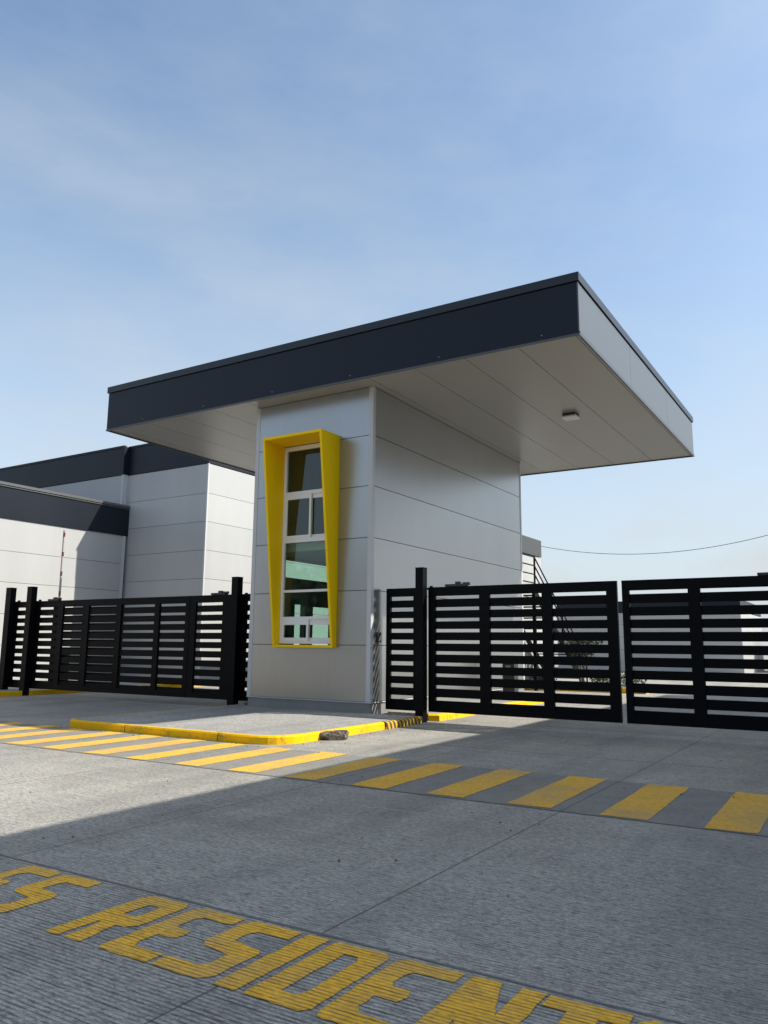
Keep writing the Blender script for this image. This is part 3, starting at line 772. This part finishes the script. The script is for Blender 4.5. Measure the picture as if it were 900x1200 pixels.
# loose grit on the driveway
bm = NB()
for k in range(170):
    gx, gy = random.uniform(-6, 9), random.uniform(-9.9, -.5)
    if k < 90: gx, gy = random.choice([(random.uniform(-4, 1), -4.47-abs(random.gauss(0, .12))), (1.24+abs(random.gauss(0, .15)), random.uniform(-4, 0))])
    r = random.uniform(.004, .013)
    m4 = Matrix.Translation((gx, gy, r*.5+.004)) @ Matrix.Rotation(random.random()*6, 4, 'Z') @ Matrix.Diagonal((1, random.uniform(.5, 1), .6, 1))
    bmesh.ops.create_icosphere(bm, subdivisions=1, radius=r, matrix=m4)
tag(obj('grit', bm, ROCK), 'loose dark grit scattered on the driveway and along the kerb', 'grit', None, 'stuff')

# ------------------------------------------------------------------ camera
cam_d = bpy.data.cameras.new('camera'); cam = bpy.data.objects.new('camera', cam_d); COL.objects.link(cam)
yaw, pit, rol = R(31.88902985), R(9.71915093), R(.5191664)
F = Vector((-math.sin(yaw)*math.cos(pit), math.cos(yaw)*math.cos(pit), math.sin(pit)))
Rv = Vector((math.cos(yaw), math.sin(yaw), 0)); U = Rv.cross(F)
R2 = math.cos(rol)*Rv+math.sin(rol)*U; U2 = -math.sin(rol)*Rv+math.cos(rol)*U
M = Matrix((R2, U2, -F)).transposed().to_4x4(); M.translation = Vector((8.8793, -13.7876, 1.5))
cam.matrix_world = M
cam_d.sensor_fit = 'VERTICAL'; cam_d.sensor_height = 24; cam_d.lens = 915.7/1200*24
cam_d.clip_end = 3000; cam_d.clip_start = .05
S.camera = cam

# ------------------------------------------------------------------ sky and sun
sun_dir = Vector((.97, .51, 1.0)).normalized()
el = math.asin(sun_dir.z); az = math.atan2(sun_dir.x, sun_dir.y)
w = bpy.data.worlds.new('World'); S.world = w; w.use_nodes = True
nt = w.node_tree; bg = nt.nodes['Background']
sky = N(nt, 'ShaderNodeTexSky', sky_type='NISHITA'); sky.sun_disc = False
sky.sun_elevation = el; sky.sun_rotation = az; sky.air_density = 1.0; sky.dust_density = 1.6; sky.ozone_density = 2.2; sky.altitude = 1500
tc = N(nt, 'ShaderNodeTexCoord')
mp = N(nt, 'ShaderNodeMapping'); nt.links.new(tc.outputs['Generated'], mp.inputs[0]); mp.inputs['Scale'].default_value = (1.5, .7, 3.2)
mp.inputs['Rotation'].default_value = (.25, .1, .5)
c1 = noise(nt, mp.outputs[0], 1.1, 4, .5); c2 = noise(nt, mp.outputs[0], 4.2, 6, .6)
cl = math_(nt, 'ADD', math_(nt, 'MULTIPLY', c1, .62), math_(nt, 'MULTIPLY', c2, .38))
sz = N(nt, 'ShaderNodeSeparateXYZ'); nt.links.new(tc.outputs['Generated'], sz.inputs[0])
up = math_(nt, 'MAXIMUM', sz.outputs[2], 0)
hz = math_(nt, 'POWER', math_(nt, 'SUBTRACT', 1, math_(nt, 'MINIMUM', math_(nt, 'MULTIPLY', up, 1.15), 1)), 2.0)   # haze thickens towards the horizon
clf = math_(nt, 'ADD', math_(nt, 'MULTIPLY', hz, 1.10), maprange(nt, cl, .45, .66, .0, .25), clamp=True)
sg = N(nt, 'ShaderNodeVectorMath', operation='MULTIPLY'); nt.links.new(sky.outputs[0], sg.inputs[0]); sg.inputs[1].default_value = (.97, 1.035, .98)
col = mixc(nt, clf, sg.outputs[0], (2.74, 2.98, 3.14))
# unseen high cloud added overhead to neutralise the shade, plus bright haze round the sun
col = mixc(nt, maprange(nt, sz.outputs[2], .72, .95, 0, .75), col, (2.3, 2.3, 2.2))
dt_ = N(nt, 'ShaderNodeVectorMath', operation='DOT_PRODUCT'); nt.links.new(tc.outputs['Generated'], dt_.inputs[0]); dt_.inputs[1].default_value = tuple(sun_dir)
glow = math_(nt, 'POWER', math_(nt, 'MAXIMUM', dt_.outputs['Value'], 0), 5.0)
gl_ = N(nt, 'ShaderNodeVectorMath', operation='SCALE'); gl_.inputs[0].default_value = (3.2, 3.0, 2.6); nt.links.new(glow, gl_.inputs[3])
ad = N(nt, 'ShaderNodeVectorMath', operation='ADD'); nt.links.new(col, ad.inputs[0]); nt.links.new(gl_.outputs[0], ad.inputs[1]); col = ad.outputs[0]
nt.links.new(col, bg.inputs[0]); bg.inputs[1].default_value = .15
sd = bpy.data.lights.new('sun', 'SUN'); so = bpy.data.objects.new('sun', sd); COL.objects.link(so)
sd.energy = 4.1; sd.angle = R(.53); sd.color = (1.0, .94, .82)
so.rotation_euler = (-sun_dir).to_track_quat('-Z', 'Y').to_euler(); so.location = (20, 10, 25)

S.view_settings.view_transform = 'Standard'; S.view_settings.look = 'None'
S.view_settings.exposure = .70; S.view_settings.gamma = 1; S.view_settings.use_curve_mapping = False
S.cycles.max_bounces = 10; S.cycles.transparent_max_bounces = 16
S.cycles.use_denoising = True; S.cycles.sample_clamp_indirect = 4; S.cycles.blur_glossy = 1.0; S.cycles.caustics_reflective = False
